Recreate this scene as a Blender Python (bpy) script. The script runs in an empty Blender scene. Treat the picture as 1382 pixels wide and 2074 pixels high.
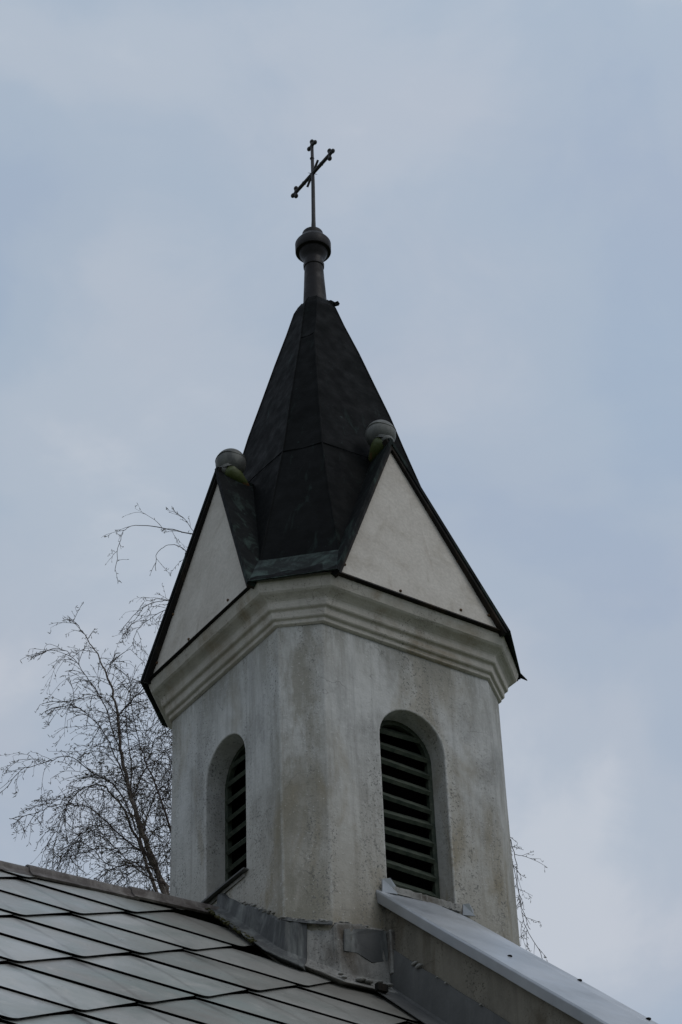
import bpy, bmesh, math, random
from mathutils import Vector, Matrix, noise
random.seed(7)
R = math.radians
S, H0 = 0.6, 8.1                      # survey units -> metres, height of the tower reference level
def W(p): return Vector((p[0]*S, p[1]*S, p[2]*S + H0))
scene = bpy.context.scene

# ------------------------------------------------------------------ camera
cam = bpy.data.cameras.new('camera'); camo = bpy.data.objects.new('camera', cam)
scene.collection.objects.link(camo); scene.camera = camo
cam.sensor_fit = 'VERTICAL'; cam.sensor_height = 36.0; cam.lens = 4473.0/2074*36
cam.clip_start = 0.1; cam.clip_end = 5000
F = Vector((-0.46322735, -0.65233489, 0.59989967)); RT = Vector((-0.8294179, 0.55758480, -0.0341341)); U = Vector((0.31222807, 0.51337938, 0.79934676))
m = Matrix((RT, U, -F)).transposed().to_4x4(); m.translation = W((10.029021, 14.3927295, -10.831244))
camo.matrix_world = m

# ------------------------------------------------------------------ sky and sun
SUN_AZ = math.atan2(0.93, -0.37); SUN_EL = R(48)       # behind the cloud, to the right of the picture
sd = Vector((math.cos(SUN_AZ)*math.cos(SUN_EL), math.sin(SUN_AZ)*math.cos(SUN_EL), math.sin(SUN_EL)))
world = bpy.data.worlds.new('World'); scene.world = world; world.use_nodes = True
nt = world.node_tree; nt.nodes.clear()
def N(nt, t, **k):
    n = nt.nodes.new(t)
    for a, b in k.items():
        if a == 'i':
            for q, v in b.items(): n.inputs[q].default_value = v
        else: setattr(n, a, b)
    return n
def ramp(nt, stops, fac=None, interp='LINEAR'):
    n = nt.nodes.new('ShaderNodeValToRGB'); cr = n.color_ramp; cr.interpolation = interp
    while len(cr.elements) < len(stops): cr.elements.new(0.5)
    for e, (p, c) in zip(cr.elements, stops):
        e.position = p; e.color = (c, c, c, 1) if isinstance(c, (int, float)) else (*c, 1)
    if fac is not None: nt.links.new(fac, n.inputs[0])
    return n
def mix(nt, fac, a, b, mode='MIX'):
    n = nt.nodes.new('ShaderNodeMix'); n.data_type = 'RGBA'; n.blend_type = mode
    for sock, v in ((n.inputs[0], fac), (n.inputs[6], a), (n.inputs[7], b)):
        if hasattr(v, 'links') or hasattr(v, 'is_linked'): nt.links.new(v, sock)
        elif isinstance(v, (int, float)) and sock == n.inputs[0]: sock.default_value = v
        else: sock.default_value = (*v, 1) if not isinstance(v, (int, float)) else (v, v, v, 1)
    return n.outputs[2]
sky = N(nt, 'ShaderNodeTexSky', sky_type='NISHITA'); sky.sun_disc = False
sky.sun_elevation = SUN_EL; sky.sun_rotation = math.pi/2 - SUN_AZ
tc = N(nt, 'ShaderNodeTexCoord')
mp = N(nt, 'ShaderNodeMapping'); mp.inputs['Scale'].default_value = (1, 1, 1.5); mp.inputs['Location'].default_value = (3.9, 6.1, 4.4)
nt.links.new(tc.outputs['Generated'], mp.inputs[0])
n1 = N(nt, 'ShaderNodeTexNoise', i={'Scale': 4.6, 'Detail': 6.0, 'Roughness': 0.45, 'Distortion': 0.5}); nt.links.new(mp.outputs[0], n1.inputs[0])
n2 = N(nt, 'ShaderNodeTexNoise', i={'Scale': 12.0, 'Detail': 7.0, 'Roughness': 0.6, 'Distortion': 0.4}); nt.links.new(mp.outputs[0], n2.inputs[0])
ad = N(nt, 'ShaderNodeMath', operation='MULTIPLY_ADD', i={1: 0.28}); nt.links.new(n2.outputs[0], ad.inputs[0]); nt.links.new(n1.outputs[0], ad.inputs[2])
cl = ramp(nt, [(0.44, (3.55, 4.25, 5.3)), (0.56, (3.85, 4.5, 5.4)), (0.70, (4.35, 4.85, 5.6)), (0.84, (5.3, 5.6, 6.15))], ad.outputs[0], 'EASE')
n3 = N(nt, 'ShaderNodeTexNoise', i={'Scale': 2.4, 'Detail': 3.0, 'Roughness': 0.5}); nt.links.new(mp.outputs[0], n3.inputs[0])
hu = ramp(nt, [(0.40, (0.97, 1.0, 1.01)), (0.62, (1.025, 0.995, 0.99))], n3.outputs[0])
clh = mix(nt, 1.0, cl.outputs[0], hu.outputs[0], 'MULTIPLY')
bc = mix(nt, 0.90, sky.outputs[0], clh)      # thin sky colour through a closed cloud layer
# the cloud is brighter round the hidden sun
dp = N(nt, 'ShaderNodeVectorMath', operation='DOT_PRODUCT'); dp.inputs[1].default_value = sd
nt.links.new(tc.outputs['Generated'], dp.inputs[0])
mr = N(nt, 'ShaderNodeMapRange', i={1: -0.3, 2: 1.0, 3: 1.0, 4: 1.3}); nt.links.new(dp.outputs['Value'], mr.inputs[0])
vm = N(nt, 'ShaderNodeVectorMath', operation='SCALE'); nt.links.new(bc, vm.inputs[0]); nt.links.new(mr.outputs[0], vm.inputs['Scale'])
bg = N(nt, 'ShaderNodeBackground'); bg.inputs[1].default_value = 0.1
nt.links.new(vm.outputs[0], bg.inputs[0])
wo = N(nt, 'ShaderNodeOutputWorld'); nt.links.new(bg.outputs[0], wo.inputs[0])
sl = bpy.data.lights.new('sun', 'SUN'); sl.energy = 0.55; sl.angle = R(35); sl.color = (1, 0.96, 0.9)
so = bpy.data.objects.new('sun', sl); scene.collection.objects.link(so); so.location = (0, 0, 40)
so.rotation_euler = sd.to_track_quat('Z', 'Y').to_euler()
scene.view_settings.view_transform = 'Standard'; scene.view_settings.look = 'None'
scene.view_settings.exposure = 0.0; scene.view_settings.gamma = 1.0

# ------------------------------------------------------------------ materials
def mat(name, col, rough=0.8, metal=0.0, spec=0.5):
    m = bpy.data.materials.new(name); m.use_nodes = True; t = m.node_tree
    b = t.nodes['Principled BSDF']; b.inputs['Base Color'].default_value = (*col, 1)
    b.inputs['Roughness'].default_value = rough; b.inputs['Metallic'].default_value = metal
    b.inputs['Specular IOR Level'].default_value = spec
    return m, t, b
def coords(t, scale=(1, 1, 1)):
    c = N(t, 'ShaderNodeTexCoord'); mp = N(t, 'ShaderNodeMapping'); mp.inputs['Scale'].default_value = scale
    t.links.new(c.outputs['Object'], mp.inputs[0]); return mp.outputs[0]
def nz(t, vec, scale, detail=5, rough=0.6, dist=0.0):
    n = N(t, 'ShaderNodeTexNoise', i={'Scale': scale, 'Detail': detail, 'Roughness': rough, 'Distortion': dist}); t.links.new(vec, n.inputs[0]); return n.outputs[0]
def bump(t, b, h, dist, strength=1.0):
    n = N(t, 'ShaderNodeBump', i={'Strength': strength, 'Distance': dist}); t.links.new(h, n.inputs['Height'])
    if b.inputs['Normal'].is_linked: t.links.new(b.inputs['Normal'].links[0].from_socket, n.inputs['Normal'])
    t.links.new(n.outputs[0], b.inputs['Normal'])

def plaster(name, light, dark, brown, lowz=None):
    m, t, b = mat(name, light, 0.92, 0, 0.25)
    v = coords(t); vs = coords(t, (1, 1, 0.16))
    big = ramp(t, [(0.36, 0.25), (0.50, 0.85), (0.60, 1)], nz(t, coords(t, (1, 1, 0.55)), 3.0, 8, 0.68))
    col = mix(t, big.outputs[0], dark, light)
    st = ramp(t, [(0.50, 0), (0.62, 1)], nz(t, coords(t, (1, 1, 0.07)), 13, 7, 0.7, 0.2))
    f = N(t, 'ShaderNodeMath', operation='MULTIPLY', i={1: 0.42}); t.links.new(st.outputs[0], f.inputs[0])
    col = mix(t, f.outputs[0], col, dark)
    br = ramp(t, [(0.52, 0), (0.68, 1)], nz(t, coords(t, (1, 1, 0.45)), 3.4, 5, 0.6, 0.4))
    amt = br.outputs[0]
    if lowz is not None:                                 # rising damp: brown stain is stronger near the roof
        sp = N(t, 'ShaderNodeSeparateXYZ'); t.links.new(v, sp.inputs[0])
        r_ = N(t, 'ShaderNodeMapRange', i={1: lowz[0], 2: lowz[1], 3: 0.9, 4: 0.0}); t.links.new(sp.outputs[2], r_.inputs[0])
        mx = N(t, 'ShaderNodeMath', operation='MULTIPLY_ADD', i={1: 0.75}); t.links.new(amt, mx.inputs[0]); t.links.new(r_.outputs[0], mx.inputs[2])
        w = N(t, 'ShaderNodeMath', operation='MULTIPLY', i={1: 0.75}, use_clamp=True); t.links.new(mx.outputs[0], w.inputs[0]); amt = w.outputs[0]
    col = mix(t, amt, col, brown)
    if lowz is not None:                                 # brown run-off stain down the front corner
        s2 = N(t, 'ShaderNodeSeparateXYZ'); t.links.new(v, s2.inputs[0]); sb = N(t, 'ShaderNodeMath', operation='SUBTRACT'); t.links.new(s2.outputs[0], sb.inputs[0]); t.links.new(s2.outputs[1], sb.inputs[1])
        wob = N(t, 'ShaderNodeMath', operation='MULTIPLY_ADD', i={1: 0.30, 2: -0.19}); t.links.new(nz(t, v, 5, 5, 0.7), wob.inputs[0])
        sb2 = N(t, 'ShaderNodeMath', operation='ADD'); t.links.new(sb.outputs[0], sb2.inputs[0]); t.links.new(wob.outputs[0], sb2.inputs[1])
        ab = N(t, 'ShaderNodeMath', operation='ABSOLUTE'); t.links.new(sb2.outputs[0], ab.inputs[0])
        m1 = ramp(t, [(0.08, 1), (0.26, 0)], ab.outputs[0]); m2 = ramp(t, [(0.42, 0.1), (0.56, 0.72)], nz(t, coords(t, (1, 1, 0.35)), 6, 6, 0.7))
        mm = N(t, 'ShaderNodeMath', operation='MULTIPLY'); t.links.new(m1.outputs[0], mm.inputs[0]); t.links.new(m2.outputs[0], mm.inputs[1])
        col = mix(t, mm.outputs[0], col, (0.195, 0.18, 0.14))
        gz = N(t, 'ShaderNodeMapRange', i={1: 7.72, 2: 8.12, 3: 0.0, 4: 0.8}); t.links.new(s2.outputs[2], gz.inputs[0])   # run-off under the cornice
        gn = ramp(t, [(0.42, 0), (0.58, 1)], nz(t, coords(t, (1, 1, 0.22)), 8, 6, 0.7)); gm = N(t, 'ShaderNodeMath', operation='MULTIPLY'); t.links.new(gz.outputs[0], gm.inputs[0]); t.links.new(gn.outputs[0], gm.inputs[1])
        col = mix(t, gm.outputs[0], col, (0.23, 0.22, 0.19))
    # hairline cracks
    vo = N(t, 'ShaderNodeTexVoronoi', feature='DISTANCE_TO_EDGE', i={'Scale': 2.3}); wv_ = N(t, 'ShaderNodeVectorMath', operation='MULTIPLY_ADD'); wn = N(t, 'ShaderNodeTexNoise', i={'Scale': 6.0, 'Detail': 4.0}); t.links.new(v, wn.inputs[0])
    wv_.inputs[1].default_value = (0.25, 0.25, 0.25); t.links.new(wn.outputs['Color'], wv_.inputs[0]); t.links.new(v, wv_.inputs[2]); t.links.new(wv_.outputs[0], vo.inputs['Vector'])
    ck = ramp(t, [(0.0, 1), (0.006, 0)], vo.outputs['Distance']); cma = ramp(t, [(0.54, 0), (0.62, 0.6)], nz(t, v, 3.1, 3, 0.5)); cx_ = N(t, 'ShaderNodeMath', operation='MULTIPLY'); t.links.new(ck.outputs[0], cx_.inputs[0]); t.links.new(cma.outputs[0], cx_.inputs[1])
    col = mix(t, cx_.outputs[0], col, tuple(x*0.35 for x in dark))
    # grains of missing limewash
    sp1 = ramp(t, [(0.56, 0), (0.63, 1)], nz(t, v, 85, 3, 0.75)); area = ramp(t, [(0.46, 0), (0.58, 1)], nz(t, vs, 4.6, 5, 0.65))
    g = N(t, 'ShaderNodeMath', operation='MULTIPLY'); t.links.new(sp1.outputs[0], g.inputs[0]); t.links.new(area.outputs[0], g.inputs[1])
    col = mix(t, g.outputs[0], col, tuple(x*0.5 for x in dark))
    sp2 = ramp(t, [(0.63, 0), (0.70, 1)], nz(t, v, 70, 3, 0.7)); g2 = N(t, 'ShaderNodeMath', operation='MULTIPLY', i={1: 0.45}); t.links.new(sp2.outputs[0], g2.inputs[0])
    col = mix(t, g2.outputs[0], col, tuple(min(1, x*1.3) for x in light))
    # arrises rubbed pale
    bv_ = N(t, 'ShaderNodeBevel', i={'Radius': 0.016}); bv_.samples = 4; ge = N(t, 'ShaderNodeNewGeometry'); dt = N(t, 'ShaderNodeVectorMath', operation='DOT_PRODUCT')
    t.links.new(bv_.outputs[0], dt.inputs[0]); t.links.new(ge.outputs['True Normal'], dt.inputs[1])
    er = ramp(t, [(0.955, 1), (0.998, 0)], dt.outputs['Value']); en = ramp(t, [(0.40, 0.15), (0.60, 0.95)], nz(t, v, 14, 5, 0.7))
    em = N(t, 'ShaderNodeMath', operation='MULTIPLY'); t.links.new(er.outputs[0], em.inputs[0]); t.links.new(en.outputs[0], em.inputs[1])
    col = mix(t, em.outputs[0], col, tuple(min(1, x*1.12) for x in light))
    t.links.new(col, b.inputs['Base Color'])
    bump(t, b, nz(t, v, 9, 5, 0.6), 0.009); bump(t, b, nz(t, v, 70, 4, 0.7), 0.0022)
    return m
M = {}
M['plaster'] = plaster('plaster', (0.50, 0.49, 0.47), (0.23, 0.224, 0.21), (0.235, 0.20, 0.14), (6.4, 7.5))
M['cornice'] = plaster('cornice_plaster', (0.46, 0.425, 0.375), (0.33, 0.30, 0.26), (0.29, 0.24, 0.18))
M['stucco'] = plaster('old_stucco', (0.19, 0.17, 0.135), (0.11, 0.10, 0.08), (0.09, 0.073, 0.05))

def board():
    m, t, b = mat('gable_board', (0.5, 0.49, 0.46), 0.75, 0, 0.3)
    v = coords(t); a = ramp(t, [(0.3, 0), (0.75, 1)], nz(t, v, 3.5, 5, 0.55))
    col = mix(t, a.outputs[0], (0.43, 0.39, 0.34), (0.54, 0.50, 0.445))
    s = ramp(t, [(0.58, 0), (0.72, 1)], nz(t, coords(t, (1, 1, 0.08)), 14, 5, 0.6)); g = N(t, 'ShaderNodeMath', operation='MULTIPLY', i={1: 0.38}); t.links.new(s.outputs[0], g.inputs[0])
    col = mix(t, g.outputs[0], col, (0.22, 0.17, 0.12))
    pt = ramp(t, [(0.50, 0), (0.66, 0.5)], nz(t, v, 5.5, 7, 0.7, 0.5)); col = mix(t, pt.outputs[0], col, (0.33, 0.29, 0.235))
    gr = ramp(t, [(0.35, 0.88), (0.65, 1.06)], nz(t, v, 60, 4, 0.7)); col = mix(t, 1.0, col, gr.outputs[0], 'MULTIPLY')
    t.links.new(col, b.inputs['Base Color']); bump(t, b, nz(t, v, 40, 4, 0.6), 0.0015); return m
M['board'] = board()

def copper(name, base, pat, lo=0.60, hi=0.80, rough=0.42, metal=0.0, spec=0.3):
    m, t, b = mat(name, base, rough, metal, spec)
    v = coords(t); vs = coords(t, (1, 1, 0.22))
    a = ramp(t, [(lo, 0), (hi, 1)], nz(t, vs, 9, 7, 0.7, 0.6)); col = mix(t, a.outputs[0], base, pat)
    c = ramp(t, [(0.3, 0.82), (0.7, 1.18)], nz(t, v, 4, 5, 0.6)); col = mix(t, 1.0, col, c.outputs[0], 'MULTIPLY')
    sp = ramp(t, [(0.69, 0), (0.75, 1)], nz(t, v, 28, 3, 0.6)); g = N(t, 'ShaderNodeMath', operation='MULTIPLY', i={1: 0.5}); t.links.new(sp.outputs[0], g.inputs[0])
    col = mix(t, g.outputs[0], col, pat)
    t.links.new(col, b.inputs['Base Color'])
    r = ramp(t, [(0.3, rough-0.08), (0.7, rough+0.2)], nz(t, v, 12, 4, 0.6)); t.links.new(r.outputs[0], b.inputs['Roughness'])
    bump(t, b, nz(t, v, 3.2, 2, 0.4), 0.014); bump(t, b, nz(t, v, 50, 4, 0.6), 0.0010)
    return m
M['copper'] = copper('dark_copper', (0.0055, 0.006, 0.006), (0.030, 0.050, 0.044), 0.60, 0.88, 0.62, 0, 0.04)
M['slope'] = copper('streaked_copper', (0.007, 0.008, 0.008), (0.055, 0.085, 0.072), 0.52, 0.80, 0.65, 0, 0.05)
M['patina'] = copper('green_copper', (0.013, 0.017, 0.016), (0.075, 0.11, 0.098), 0.48, 0.78, 0.65, 0, 0.08)
M['verge'] = copper('rusty_dark_metal', (0.010, 0.009, 0.008), (0.05, 0.035, 0.022), 0.5, 0.8, 0.7, 0, 0.15)
M['finial'] = copper('brown_painted_metal', (0.014, 0.012, 0.012), (0.035, 0.03, 0.029), 0.6, 0.9, 0.45, 0, 0.16)
M['iron'] = copper('wrought_iron', (0.02, 0.018, 0.018), (0.05, 0.035, 0.025), 0.6, 0.85, 0.5)
M['lead'] = copper('weathered_lead', (0.055, 0.056, 0.055), (0.20, 0.205, 0.19), 0.46, 0.74, 0.65)
M['ridge'] = copper('ridge_metal', (0.075, 0.062, 0.055), (0.24, 0.22, 0.20), 0.44, 0.74, 0.5)
M['upstand'] = copper('grey_flashing', (0.085, 0.084, 0.08), (0.13, 0.128, 0.12), 0.5, 0.8, 0.6)
M['ball'] = copper('zinc_ball', (0.075, 0.076, 0.073), (0.19, 0.19, 0.17), 0.42, 0.75, 0.55)
def zinc():
    m, t, b = mat('new_zinc_sheet', (0.5, 0.52, 0.55), 0.38, 0.55, 0.5); v = coords(t)
    a = ramp(t, [(0.3, 0), (0.7, 1)], nz(t, v, 2.5, 5, 0.6)); t.links.new(mix(t, a.outputs[0], (0.31, 0.325, 0.34), (0.46, 0.47, 0.485)), b.inputs['Base Color'])
    r = ramp(t, [(0.3, 0.3), (0.7, 0.48)], nz(t, v, 6, 5, 0.6)); t.links.new(r.outputs[0], b.inputs['Roughness']); bump(t, b, nz(t, v, 3, 2, 0.5), 0.01); return m
M['zinc'] = zinc()
def shingle():
    m, t, b = mat('shingle_sheet', (0.2, 0.21, 0.2), 0.34, 0.25, 0.5); v = coords(t)
    at = N(t, 'ShaderNodeAttribute', attribute_name='tone')
    base = mix(t, at.outputs['Fac'], (0.24, 0.225, 0.20), (0.46, 0.455, 0.425))
    a = ramp(t, [(0.4, 0), (0.7, 1)], nz(t, v, 2.4, 6, 0.62, 0.8)); col = mix(t, a.outputs[0], base, (0.28, 0.31, 0.285))
    s = ramp(t, [(0.56, 0), (0.8, 1)], nz(t, v, 7, 6, 0.7, 1.0)); col = mix(t, s.outputs[0], col, (0.50, 0.475, 0.43))
    sp = ramp(t, [(0.7, 0), (0.75, 1)], nz(t, v, 45, 3, 0.6)); col = mix(t, sp.outputs[0], col, (0.06, 0.055, 0.045))
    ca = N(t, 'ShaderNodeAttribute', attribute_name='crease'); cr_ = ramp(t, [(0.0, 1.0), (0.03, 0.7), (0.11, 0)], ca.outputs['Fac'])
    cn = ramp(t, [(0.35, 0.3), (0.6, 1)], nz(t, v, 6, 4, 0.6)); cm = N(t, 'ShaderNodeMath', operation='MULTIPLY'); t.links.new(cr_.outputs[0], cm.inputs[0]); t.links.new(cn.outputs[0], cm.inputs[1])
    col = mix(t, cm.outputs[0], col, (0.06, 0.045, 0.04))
    sx = N(t, 'ShaderNodeSeparateXYZ'); t.links.new(v, sx.inputs[0])                 # darker brown on the plates towards the turret, with a ragged edge
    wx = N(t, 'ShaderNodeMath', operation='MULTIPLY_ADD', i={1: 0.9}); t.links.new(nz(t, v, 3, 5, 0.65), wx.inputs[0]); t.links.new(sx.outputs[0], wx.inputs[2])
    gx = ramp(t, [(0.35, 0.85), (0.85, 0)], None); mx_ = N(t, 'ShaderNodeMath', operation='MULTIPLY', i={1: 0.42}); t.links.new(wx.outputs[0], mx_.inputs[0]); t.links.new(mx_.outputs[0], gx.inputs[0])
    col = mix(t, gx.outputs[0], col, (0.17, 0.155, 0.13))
    t.links.new(col, b.inputs['Base Color'])
    r = ramp(t, [(0.3, 0.26), (0.7, 0.5)], nz(t, v, 3.2, 6, 0.65, 0.5)); t.links.new(r.outputs[0], b.inputs['Roughness'])
    bump(t, b, nz(t, v, 3.0, 3, 0.5), 0.012); bump(t, b, nz(t, v, 80, 3, 0.6), 0.0006); return m
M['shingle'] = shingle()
M['gap'] = mat('shingle_gap_shade', (0.012, 0.011, 0.010), 0.9, 0, 0.1)[0]  # near-black plate edges, undersides and boarding: gap shade put into the colour
def simple(name, c1, c2, scale, rough=0.7, lo=0.35, hi=0.65, bd=0.002, vs=(1, 1, 1), spec=0.4):
    m, t, b = mat(name, c1, rough, 0, spec); v = coords(t, vs)
    a = ramp(t, [(lo, 0), (hi, 1)], nz(t, v, scale, 5, 0.6, 0.3)); t.links.new(mix(t, a.outputs[0], c1, c2), b.inputs['Base Color'])
    bump(t, b, nz(t, v, scale*3, 4, 0.6), bd); return m
M['louvre'] = simple('green_louvre_paint', (0.018, 0.028, 0.018), (0.062, 0.072, 0.050), 22, 0.65, 0.35, 0.7)
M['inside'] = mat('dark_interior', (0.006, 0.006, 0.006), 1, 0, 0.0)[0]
M['spike'] = simple('flaking_green_orange_paint', (0.06, 0.075, 0.02), (0.14, 0.05, 0.024), 8, 0.5, 0.55, 0.63, 0.003)
M['rust'] = simple('rust', (0.05, 0.025, 0.012), (0.12, 0.06, 0.02), 60)
M['bark'] = simple('birch_bark', (0.075, 0.055, 0.045), (0.20, 0.17, 0.145), 9, 0.85, 0.45, 0.65, 0.004, (1, 1, 3))
M['twig'] = simple('birch_twig', (0.028, 0.018, 0.015), (0.05, 0.035, 0.03), 5, 0.85)
M['bud'] = simple('birch_bud', (0.045, 0.032, 0.018), (0.07, 0.06, 0.03), 5, 0.8)
M['grass'] = simple('meadow', (0.045, 0.07, 0.022), (0.09, 0.10, 0.045), 1.3, 0.95, 0.3, 0.7, 0.02)
M['moss'] = simple('moss', (0.04, 0.045, 0.012), (0.09, 0.075, 0.03), 30, 0.95)
M['mortar'] = plaster('rough_mortar', (0.26, 0.25, 0.23), (0.085, 0.08, 0.072), (0.08, 0.065, 0.05))

# ------------------------------------------------------------------ mesh helpers
def link(o, parent=None):
    scene.collection.objects.link(o)
    if parent is not None: o.parent = parent
    return o
def mesh(name, verts, faces, m, parent, smooth=False, conv=True, bevel=0, solid=0, off=0.0, sub=0):
    me = bpy.data.meshes.new(name)
    me.from_pydata([tuple(W(v)) if conv else tuple(v) for v in verts], [], faces)
    bm = bmesh.new(); bm.from_mesh(me)
    if smooth != 'sheet' : bmesh.ops.recalc_face_normals(bm, faces=bm.faces)
    bm.to_mesh(me); bm.free()
    me.materials.append(m); o = bpy.data.objects.new(name, me); link(o, parent)
    if smooth is True:
        for p in me.polygons: p.use_smooth = True
    if solid:
        s = o.modifiers.new('thick', 'SOLIDIFY'); s.thickness = solid*S; s.offset = off
    if bevel:
        b = o.modifiers.new('bevel', 'BEVEL'); b.width = bevel*S; b.segments = 2; b.limit_method = 'ANGLE'; b.angle_limit = R(30)
    return o
def frombm(name, bm, m, parent, smooth=False, bevel=0):
    bmesh.ops.recalc_face_normals(bm, faces=bm.faces)
    me = bpy.data.meshes.new(name); bm.to_mesh(me); bm.free(); me.materials.append(m)
    if smooth:
        for p in me.polygons: p.use_smooth = True
    o = link(bpy.data.objects.new(name, me), parent)
    if bevel:
        b = o.modifiers.new('bevel', 'BEVEL'); b.width = bevel*S; b.segments = 2; b.limit_method = 'ANGLE'; b.angle_limit = R(30)
    return o
class G:                                                  # geometry gatherer in survey units
    def __init__(s): s.v = []; s.f = []
    def poly(s, pts): i = len(s.v); s.v += [tuple(p) for p in pts]; s.f.append(tuple(range(i, i+len(pts))))
    def add(s, v, f): i = len(s.v); s.v += [tuple(p) for p in v]; s.f += [tuple(i+k for k in q) for q in f]
    def prism(s, a, b):                                   # two matching rings -> closed solid
        n = len(a); s.add(list(a)+list(b), [tuple(range(n))[::-1], tuple(range(n, 2*n))] + [(k, (k+1) % n, n+(k+1) % n, n+k) for k in range(n)])
    def slab(s, a, d): a = [Vector(p) for p in a]; d = Vector(d); s.prism(a, [p+d for p in a])
    def box(s, c, sx, sy, sz, ax=Vector((1, 0, 0)), ay=Vector((0, 1, 0))):
        c = Vector(c); az = ax.cross(ay).normalized()
        r = [c + ax*sx*i + ay*sy*j - az*sz for i, j in ((-1, -1), (1, -1), (1, 1), (-1, 1))]; s.slab(r, az*2*sz)
    def tube(s, pts, rad, n=8, cap=True):
        pts = [Vector(p) for p in pts]; rad = rad if isinstance(rad, (list, tuple)) else [rad]*len(pts)
        rings = []; up = Vector((0.13, 0.31, 0.94))
        for i, p in enumerate(pts):
            d = (pts[min(i+1, len(pts)-1)] - pts[max(i-1, 0)]).normalized()
            a = d.cross(up)
            if a.length < 0.2: a = d.cross(Vector((1, 0.2, 0)))
            a.normalize(); b = d.cross(a)
            rings.append([p + (a*math.cos(2*math.pi*k/n) + b*math.sin(2*math.pi*k/n))*rad[i] for k in range(n)])
        v = [q for r in rings for q in r]; f = [(i*n+k, i*n+(k+1) % n, (i+1)*n+(k+1) % n, (i+1)*n+k) for i in range(len(pts)-1) for k in range(n)]
        if cap: f += [tuple(range(n))[::-1], tuple(range(len(v)-n, len(v)))]
        s.add(v, f)
    def lathe(s, prof, cx=0, cy=0, n=40):
        v = [(cx+r*math.cos(2*math.pi*k/n), cy+r*math.sin(2*math.pi*k/n), z) for r, z in prof for k in range(n)]
        f = [(i*n+k, i*n+(k+1) % n, (i+1)*n+(k+1) % n, (i+1)*n+k) for i in range(len(prof)-1) for k in range(n)]
        f += [tuple(range(n))[::-1], tuple(range(len(v)-n, len(v)))]; s.add(v, f)
    def ball(s, c, r, n=20, sq=(1, 1, 1)):
        prof = [(max(1e-4, math.sin(math.pi*i/n)), -math.cos(math.pi*i/n)) for i in range(n+1)]
        g = G(); g.lathe(prof, 0, 0, n*2)
        s.add([(c[0]+x*r*sq[0], c[1]+y*r*sq[1], c[2]+z*r*sq[2]) for x, y, z in g.v], g.f)
    def make(s, name, m, parent, **k): return mesh(name, s.v, s.f, m, parent, **k)
def empty(name, loc, label, cat, group=None):
    o = bpy.data.objects.new(name, None); link(o); o.location = loc; o['label'] = label; o['category'] = cat
    if group: o['group'] = group
    return o

# ------------------------------------------------------------------ ground
gv = []; gf = []; ng = 40
for i in range(ng+1):
    for j in range(ng+1):
        x = math.copysign(abs(i/ng*2-1)**2.2, i/ng*2-1)*1500; y = math.copysign(abs(j/ng*2-1)**2.2, j/ng*2-1)*1500
        d = max(0, math.hypot(x, y)-40); gv.append((x, y, -0.02 + min(6, d*0.01)*noise.noise(Vector((x*0.01, y*0.01, 0)))))
for i in range(ng):
    for j in range(ng): gf.append((i*(ng+1)+j, (i+1)*(ng+1)+j, (i+1)*(ng+1)+j+1, i*(ng+1)+j+1))
go = mesh('ground', gv, gf, M['grass'], None, conv=False); go['kind'] = 'structure'

# ------------------------------------------------------------------ church
church = empty('church', (0, 0, 0), 'old whitewashed church turret with dark copper spire and cross rising over grey diamond shingled roof', 'church')

# wall octagon (slightly irregular, as the old building is)
WV = [(1.2, -0.899), (1.2, 0.925), (0.9, 1.187), (-0.907, 1.187), (-1.226, 0.935), (-1.226, -0.92), (-0.9, -1.2), (0.9, -1.2)]
SG = [(1, 0, 0, -1), (1, 0, 0, 1), (0, 1, 1, 0), (0, 1, -1, 0), (-1, 0, 0, 1), (-1, 0, 0, -1), (0, -1, -1, 0), (0, -1, 1, 0)]
def octo(o, z, k=0.13): return [(x + a*o + c*k*o, y + b*o + d*k*o, z) for (x, y), (a, b, c, d) in zip(WV, SG)]
ZB = -5.2
# openings: (face origin, tangent, outward normal, centre along t, half width, sill z, spring z)
T = Vector
faces4 = [(T((1.2, 0, 0)), T((0, 1, 0)), T((1, 0, 0)), 0.04, 0.33, -2.13, -0.995),
          (T((0, 1.187, 0)), T((-1, 0, 0)), T((0, 1, 0)), 0.005, 0.345, -2.43, -0.965),
          (T((-1.226, 0, 0)), T((0, -1, 0)), T((-1, 0, 0)), 0.0, 0.335, -2.2, -0.98),
          (T((0, -1.2, 0)), T((1, 0, 0)), T((0, -1, 0)), 0.0, 0.335, -2.4, -0.97)]
def arch(c, hw, sill, spring, n=20):                      # outline in (t, z), anticlockwise from the sill
    return [(c-hw, sill), (c+hw, sill)] + [(c+hw*math.cos(math.pi*k/n), spring+hw*math.sin(math.pi*k/n)) for k in range(n+1)]
bm = bmesh.new()
top = octo(0, 0.02)
def bv(p): return bm.verts.new(W(p))
def rough(i, z): return 0.006*noise.noise(Vector((i*3.1, z*1.7, 0.5)))
zs = [ZB, -4.4, -3.6, -3.0, -2.6, -2.2, -1.8, -1.4, -1.0, -0.6, -0.2, 0.02]
cols = []
for i, (x, y) in enumerate(WV):
    L = math.hypot(x, y); cols.append([bv((x*(1+rough(i, z)/L), y*(1+rough(i, z)/L), z)) for z in zs])
nzs = len(zs)
for a in (1, 3, 5, 7):                                    # narrow corner faces
    b = (a+1) % 8
    for k in range(nzs-1): bm.faces.new((cols[a][k], cols[b][k], cols[b][k+1], cols[a][k+1]))
loops = {}
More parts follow.
